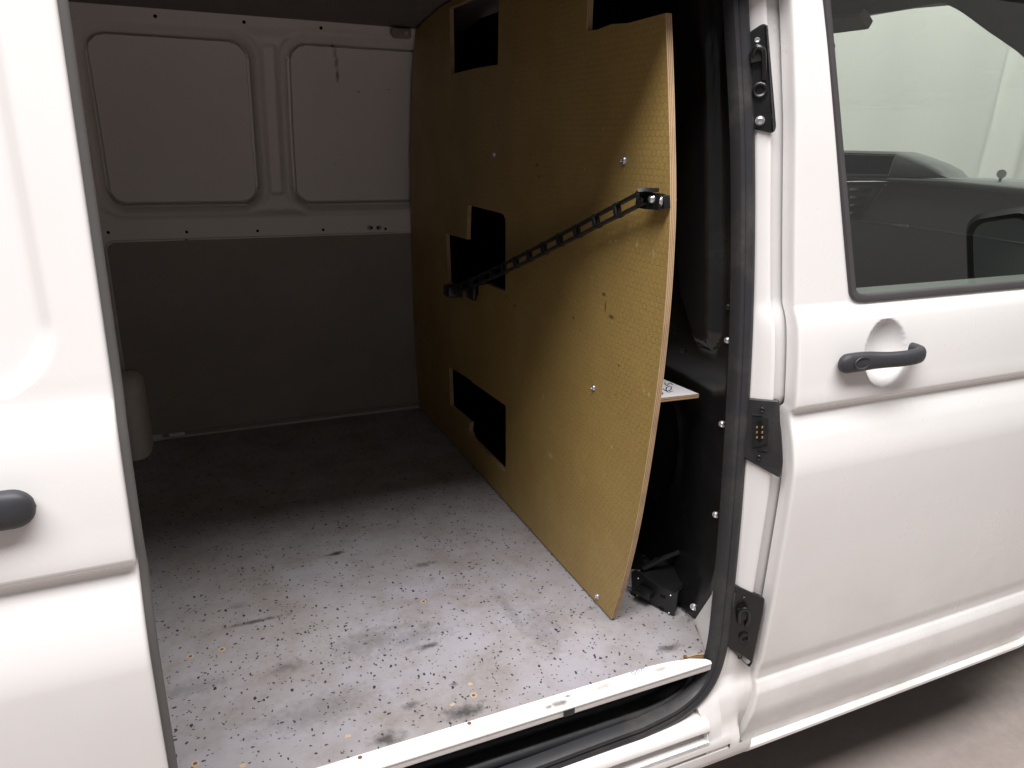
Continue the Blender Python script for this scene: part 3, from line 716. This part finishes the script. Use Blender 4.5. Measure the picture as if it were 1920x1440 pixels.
# windscreen surround, cut along the glass edge seen from the cab
wp = Vector((1.62, 1.6, 1.90)); wn = Vector((-.48, 0, -.83)).normalized(); wx = Y; wz = wn.cross(wx).normalized(); wz = wz if wz.z > 0 else -wz
q = [onp(u, v_, wp, wn) - wp for u, v_ in ((1480, 45), (1560, 36), (1660, 25), (1730, 13), (1765, 8), (1782, 14), (1805, 27), (1850, 60), (1885, 84), (1920, 112), (1990, 190), (2060, 290))]
q = [(a.dot(wx), a.dot(wz)) for a in q]; q = [(p.x, p.y) for p in catmull([(a, b, 0) for a, b in q], 4)]
top = .22
outl = q + [(q[-1][0] - .12, q[-1][1]), (q[-1][0] - .12, top), (q[0][0] + .3, top), (q[0][0] + .3, q[0][1] + .01)]
ws = plate('windscreen_surround', outl, [], wp, wx, wz, wn, .03, .004, ('dash', 'dash'), van)
pyd('windscreen_glass', [wp + wx * a + wz * b - wn * .02 for a, b in ((-1.2, -1.3), (1.0, -1.3), (1.0, .15), (-1.2, .15))], [(0, 1, 2, 3)], 'wglass', ws, smooth=False)
vz = [onp(u, v_, wp + wn * .04, wn) for u, v_ in ((1540, 34), (1612, 28), (1620, 34), (1630, 52), (1626, 58), (1545, 68))]
vp = wp + wn * .04
plate('sun_visor', [((p - vp).dot(wx), (p - vp).dot(wz)) for p in vz], [], vp, wx, wz, wn, .018, .006, ('seam', 'seam'), ws)
p = onp(1553, 88, wp + wn * .05, wn)
bm = bmesh.new(); bmesh.ops.create_uvsphere(bm, u_segments=16, v_segments=10, radius=1, matrix=Matrix.Translation(p + Y * .06) @ Matrix.Diagonal((.012, .085, .022, 1))); bmo('rear_view_mirror', bm, 'black', ws)

# dashboard
DX = 2.1
D = lambda u, v_: onx(u, v_, DX)
def slab(name, pts, depth, mt, parent, bev=.006, x=DX, rad=0, th=None):
    q = [onx(u, v_, x) for u, v_ in pts]; poly = [(a.y, a.z) for a in q]
    if rad: poly = round_poly(poly, rad, 3)
    return plate(name, poly, [], Vector((x, 0, 0)), Y, Z, -X, depth, bev, (mt, mt), parent, sharp=50)
dash = slab('dashboard', [(1420, 345), (1590, 341), (1700, 345), (1920, 371), (2080, 392), (2080, 700), (1420, 700)], .35, 'dash', van, .012)
slab('dash_top', [(1420, 334), (1590, 331), (1770, 337), (1920, 352), (2090, 372), (2090, 388), (1920, 366), (1700, 342), (1590, 337), (1420, 341)], .45, 'dashtop', dash, .004, x=DX - .012)
slab('instrument_hood', [(1450, 281), (1590, 282), (1672, 284), (1702, 293), (1738, 307), (1762, 320), (1774, 334), (1450, 334)], .10, 'dashtop', dash, .010, x=DX - .002)
slab('display', [(1450, 290), (1590, 289), (1676, 292), (1664, 326), (1590, 325), (1450, 325)], .02, 'gloss', dash, .002, x=DX - .008)
sweep('hood_bezel', [onx(u, v_, DX - .010) for u, v_ in ((1450, 287), (1590, 287), (1679, 290), (1666, 329), (1450, 329))], circ(.003, 6), 'dashtop', dash, up=X)
slab('vent_surround', [(1560, 346), (1652, 348), (1612, 412), (1560, 408)], .02, 'dash', dash, .004, x=DX - .008)
for i in range(4):
    t = i / 4
    slab('vent_slat', [(1593, 352 + i * 15), (1634 - 8 * i, 353 + i * 15), (1629 - 8 * i, 361 + i * 15), (1593, 360 + i * 15)], .012, 'gloss', dash, .001, x=DX - .013)
sweep('vent_rib', [onx(1661, 346, DX - .012), onx(1618, 408, DX - .012)], circ(.003, 6), 'dashtop', dash, up=X)
sweep('glovebox_seam', [onx(u, v_, DX - .002) for u, v_ in ((1605, 414), (1700, 424), (1850, 446), (1930, 458))], circ(.0022, 6), 'dashtop', dash, up=X)
slab('bright_slash', [(1668, 421), (1702, 422), (1702, 427), (1695, 427)], .006, 'strip', dash, .0005, x=DX - .006)  # small pale sliver on the dash face
p = onx(1878, 326, 2.22); pb = onx(1878, 352, 2.22)
bm = bmesh.new(); add_cyl(bm, p, (-.8, -.5, 0), .0125, .014, 18); add_cyl(bm, (p.x, p.y, (p.z + pb.z) / 2), Z, .004, p.z - pb.z, 8); add_cyl(bm, (p.x, p.y, pb.z + .004), Z, .010, .008, 14)
bmo('dash_clamp', bm, 'seam', dash)

# ------------------------------------------------------------------ cargo floor
fl = thing('cargo_floor', 'light grey speckled plywood cargo floor with scuffs and screw holes inside the van', 'floor'); fl.location = (0, 0, 0)
outl = [(-1.5, 1.0), (.872, .999), (.897, .990), (.905, 1.02), (.935, 1.097), (.95, 1.16), (.95, 1.30), (.782, 1.42), (.782, 2.595), (-.14, 2.60), (-1.5, 2.60)]
plate('floor_sheet', outl, [], Vector((0, 0, .58)), X, Y, Z, .015, .0008, ('vinyl', 'edge_z'), fl)
# white threshold strip with a rounded end
tp = [(-1.5, .969), (.884, .969), (.878, .977), (.848, .991), (.80, .999), (.76, 1.0025), (-1.5, 1.0025)]
ts = plate('threshold_strip', tp, [], Vector((0, 0, .5835)), X, Y, Z, .003, .001, ('strip', 'strip'), fl)
boxo('strip_lip', (-.309, .9665, .574), (2.384, .005, .0195), 'strip', ts, bev=.0015)
boxo('strip_bead', (-.309, .9635, .5815), (2.382, .004, .004), 'strip', ts, bev=.0012)
p = onz(1062, 1319, .583); boxo('tape_patch', (p.x, .9622, .5735), (.022, .004, .014), 'black', ts, bev=.001)
for u, v_ in ((675, 1420), (880, 1356), (1285, 1230)):
    p = onz(u, v_, .5836); bolt('screw', (p.x, p.y, .5832), Z, .0042, 'rust', ts, 'disc')
for i in range(3):      # faint worn print near the strip's end
    p = onz(1188 + i * 9, 1262 - i * 3, .5838); o_ = sweep('worn_print', [p + Vector((.004 * math.cos(a), .004 * math.sin(a), .0003)) for a in [j * math.pi / 4 for j in range(6 if i else 9)]], [(-.0008, 0), (.0008, 0), (0, .0003)], 'lbl', ts, up=Z)
for u, v_, k in ((357, 1231, 1), (416, 1218, 1), (366, 1432, 1), (794, 1128, 1), (888, 1304, 1), (881, 1283, 0), (848, 1322, 0), (652, 1381, 0), (456, 1435, 0)):
    p = onz(u, v_, .58)
    if k:
        bolt('screw_hole', (p.x, p.y, .5802), Z, .0068, 'raw', fl, 'flat'); bolt('screw', (p.x, p.y, .5806), Z, .0034, 'rust', fl, 'disc')
    else:
        n_ = 9; pts = [(p.x + (.004 + .004 * random.random()) * math.cos(i * .7), p.y + (.003 + .004 * random.random()) * math.sin(i * .7), .5806) for i in range(n_)]
        pyd('chipped_spot', pts, [tuple(range(n_))], 'raw', fl, smooth=False)
# ------------------------------------------------------------------ partition board
PX = .765
pb_ = thing('partition_board', 'tall golden brown film-faced plywood partition with jagged cut-outs across the van', 'board')
Bp = lambda u, v_: (lambda p: (p.y, p.z))(onx(u, v_, PX))
edge = [Bp(u, v_) for u, v_ in ((1248, 24), (1252, 130), (1255.5, 260), (1257, 370), (1254.5, 460), (1247, 580), (1234, 710), (1222, 800), (1206, 905), (1187, 1010), (1164, 1105), (1148, 1155))]
edge = [tuple(p) for p in catmull([(a, b, 0) for a, b in edge], 4)]; edge = [(a, b) for a, b, _ in edge]
lowc = [(edge[-1][0] + .003, .585)]
far = [(W(z) - .012, z) for z in (.585, .7, .9, 1.1, 1.3, 1.5, 1.7, 1.85)]
topc = [(a, lerp(RT, a) - .006) for a in (2.545, 2.45, 2.3, 2.1, 1.7, 1.45)]
nt = Bp(1100, 57)
outl = edge + lowc + far + topc + [(nt[0] + .002, 1.93), nt]
nz_ = [(nt[0] - .04, nt[1] - .003), (nt[0] - .09, nt[1] + .001), (nt[0] - .15, nt[1] - .004)]
outl = outl + [p for p in nz_ if p[0] > edge[0][0] + .02]
rp = lambda L, r, n=3: round_poly(L, r, n)
cT = [(Bp(843, 0)[0], 1.925), Bp(845, 139), Bp(890, 128), Bp(933, 121), (Bp(935, 0)[0], 1.925)]
cM = rp([Bp(836, 438), Bp(875, 449), Bp(877, 384), Bp(948, 402), Bp(947, 546), Bp(912, 532), Bp(897, 536), Bp(897, 556), Bp(840, 529)], [0, 0, .012, .03, .004, 0, 0, 0, .004])
cL = rp([Bp(842, 688), Bp(881, 712), Bp(885, 717), Bp(948, 761), Bp(948, 885), Bp(886, 822), Bp(880, 806), Bp(882, 792), Bp(845, 761)], [.004, 0, 0, .006, .006, .010, .006, .004, .004])
plate('board', outl, [cT, cM, cL], Vector((PX, 0, 0)), Y, Z, -X, .012, .0008, ('board', 'edge_x'), pb_)
for u, v_, r_ in ((1170, 301, .0075), (1113, 727, .0062), (1120, 1118, .0062), (927, 289, .0062)):
    bolt('bolt', onx(u, v_, PX - .0003), -X, r_, 'zinc', pb_, 'pan')
bolt('nut', onx(1259, 375, PX + .0125), X, .007, 'zinc', pb_, 'dome')
# ------------------------------------------------------------------ cable chain
ch = thing('cable_chain', 'black plastic cable guide chain slanting across the golden partition board', 'chain')
CX = .735
cpts = catmull([onx(u, v_, CX) for u, v_ in ((1206, 370), (1163, 392), (1119.5, 414), (1086, 432), (1050, 450), (988, 482), (920, 515), (852, 545))], 24)
acc = [0]
for a, b in zip(cpts, cpts[1:]): acc.append(acc[-1] + (b - a).length)
def along(s):
    s = max(0, min(acc[-1], s))
    for i in range(len(acc) - 1):
        if acc[i + 1] >= s: return cpts[i].lerp(cpts[i + 1], (s - acc[i]) / max(1e-9, acc[i + 1] - acc[i]))
    return cpts[-1]
PIT = .080; nl = int(acc[-1] / PIT)
lm = None
for i in range(nl):
    a, b = along(i * PIT), along((i + 1) * PIT); c = (a + b) / 2; t = (b - a).normalized(); up = X.cross(t).normalized()
    if lm is None:
        bm = bmesh.new()
        for s in (-1, 1):
            add_box(bm, (0, s * .0100, 0), (PIT * .98, .0052, .013), None, .0015)
            add_box(bm, (-PIT * .45, s * .0108, 0), (.018, .0058, .0152), None, .002)
            add_box(bm, (PIT * .42, s * .0096, 0), (.014, .0045, .0142), None, .002)
        add_box(bm, (-PIT * .42, 0, -.005), (.009, .025, .005), None, .0015); add_cyl(bm, (-PIT * .42, 0, .004), Y, .004, .027, 10)
        o = bmo('link', bm, 'black', ch); lm = o.data
    else:
        o = bpy.data.objects.new('link', lm); COL.objects.link(o); o.parent = ch
    rot = Matrix((t, up, t.cross(up))).transposed(); o.matrix_local = Matrix.Translation(c) @ rot.to_4x4()
# end bracket on the board
q = lambda u, v_, x: onx(u, v_, x)
plate('bracket_plate', rp([(lambda p: (p.y, p.z))(q(u, v_, .752)) for u, v_ in ((1222, 366), (1245, 366), (1246, 391), (1222, 389))], .002), [], Vector((.752, 0, 0)), Y, Z, -X, .012, .001, ('metal', 'metal'), ch)
arm = [q(1196, 373, CX), q(1212, 376, .742), q(1240, 378, .748)]
sweep('hinge_arm', arm, [(-.012, -.009), (-.014, .006), (.014, .006), (.012, -.009)], 'metal', ch, up=-X, sharp=30)
sweep('cover_flange', [q(1198, 363, CX - .012), q(1214, 357, .735), q(1230, 357, .742)], [(-.004, -.010), (-.004, .010), (.003, .012), (.003, -.010)], 'metal', ch, up=-X, sharp=30)
bolt('bolt', q(1225, 373, .742), -X, .0075, 'zinc', ch, 'dome'); bolt('bolt', q(1236, 377, .748), -X, .0085, 'zinc', ch, 'pan'); bolt('bolt', q(1203, 374, .728), -X, .0045, 'metal', ch, 'pan')
boxo('end_bracket', q(850, 545, .745), (.05, .055, .035), 'black', ch, bev=.006)
boxo('end_tab', q(884, 545, .755), (.012, .06, .05), 'black', ch, bev=.003)
# ------------------------------------------------------------------ little shelf behind the board
sh = thing('shelf_board', 'small white shelf board with a handwritten note, wedged behind the plywood partition', 'shelf')
so = [(.779, 1.136), (.913, 1.128), (.899, 1.25), (.899, 1.45), (.779, 1.45)]
sb = plate('board', so, [], Vector((0, 0, 1.10)), X, Y, Z, .009, .0006, ('shelf', 'edge_z'), sh)
def scr(pts): sweep('handwriting', catmull([onz(u, v_, 1.1004) for u, v_ in pts], 4), [(-.0011, 0), (.0011, 0), (0, .0003)], 'ink', sh, up=Z)
scr([(1233, 727), (1238, 715), (1241, 726), (1238, 733), (1243, 738), (1236, 741)]); scr([(1243, 729), (1250, 733), (1257, 731), (1259, 726), (1255, 724), (1249, 728), (1252, 735), (1262, 733)]); scr([(1246, 717), (1250, 723), (1256, 718), (1262, 722)])
# ------------------------------------------------------------------ latch unit on the floor
lt = thing('latch_unit', 'small black metal latch mechanism lying on the speckled floor beside the partition', 'latch')
A_, B_, C_, D_ = onz(1186, 1112, .588), onz(1262, 1152, .588), None, None
u_ = (B_ - A_); u_.z = 0; u_.normalize(); nn = Vector((u_.y, -u_.x, 0)); nn = nn if nn.y < 0 else -nn
pA = A_
P2 = lambda u, v_: (lambda p: ((p - pA).dot(u_), p.z))(onp(u, v_, pA, nn))
outl = [P2(1184, 1112), P2(1262, 1154), P2(1266, 1146), P2(1271, 1108), P2(1262, 1112), P2(1235, 1098), P2(1190, 1069), P2(1183, 1073)]
fp = plate('face_plate', rp(outl, .003), [], Vector((pA.x, pA.y, 0)), u_, Z, nn, .005, .001, ('metal', 'metal'), lt)
bm = bmesh.new()
a, b, c, d = [onp(u, v_, pA, nn) for u, v_ in ((1188, 1104), (1258, 1142), (1262, 1116), (1190, 1076))]
bk = -nn * .09
vs_ = [bm.verts.new(p) for p in (a - nn * .005, b - nn * .005, c - nn * .005, d - nn * .005, a + bk, b + bk, c + bk * .9 + Z * .012, d + bk * .9 + Z * .014)]
for q_ in ((0, 1, 2, 3), (4, 5, 6, 7), (0, 1, 5, 4), (1, 2, 6, 5), (2, 3, 7, 6), (3, 0, 4, 7)): bm.faces.new([vs_[i] for i in q_])
bmesh.ops.bevel(bm, geom=list(bm.edges), offset=.003, segments=2, affect='EDGES'); bmo('housing', bm, 'metal', lt, sharp=30)
pp = lambda u, v_, d_=.0: onp(u, v_, pA, nn) + nn * d_
for u, v_ in ((1197, 1084), (1195, 1116), (1258, 1116), (1255, 1149)): bolt('rivet', pp(u, v_, .0005), nn, .0022, 'zinc', lt, 'dome')
rotm = Matrix((u_, -nn, Z)).transposed()
boxo('catch', pp(1212, 1108, .008), (.040, .022, .016), 'metal', lt, rot=rotm, bev=.003)
boxo('slot', pp(1243, 1118, .0005), (.012, .003, .006), 'hole', lt, rot=rotm, bev=.001); boxo('slot', pp(1240, 1140, .0005), (.012, .003, .005), 'hole', lt, rot=rotm, bev=.001)
sweep('lever', [pp(1196, 1072, -.02), pp(1225, 1060, -.05), pp(1246, 1058, -.09)], circ(.006, 8), 'metal', lt, up=Z)
base = onz(1190, 1122, .5805)
boxo('mount', pA - nn * .03 + u_ * .004 + Z * .000, (.02, .05, .016), 'black', lt, rot=rotm, bev=.003)
boxo('mount', pA - nn * .04 + u_ * .075, (.02, .07, .0156), 'black', lt, rot=rotm, bev=.003)
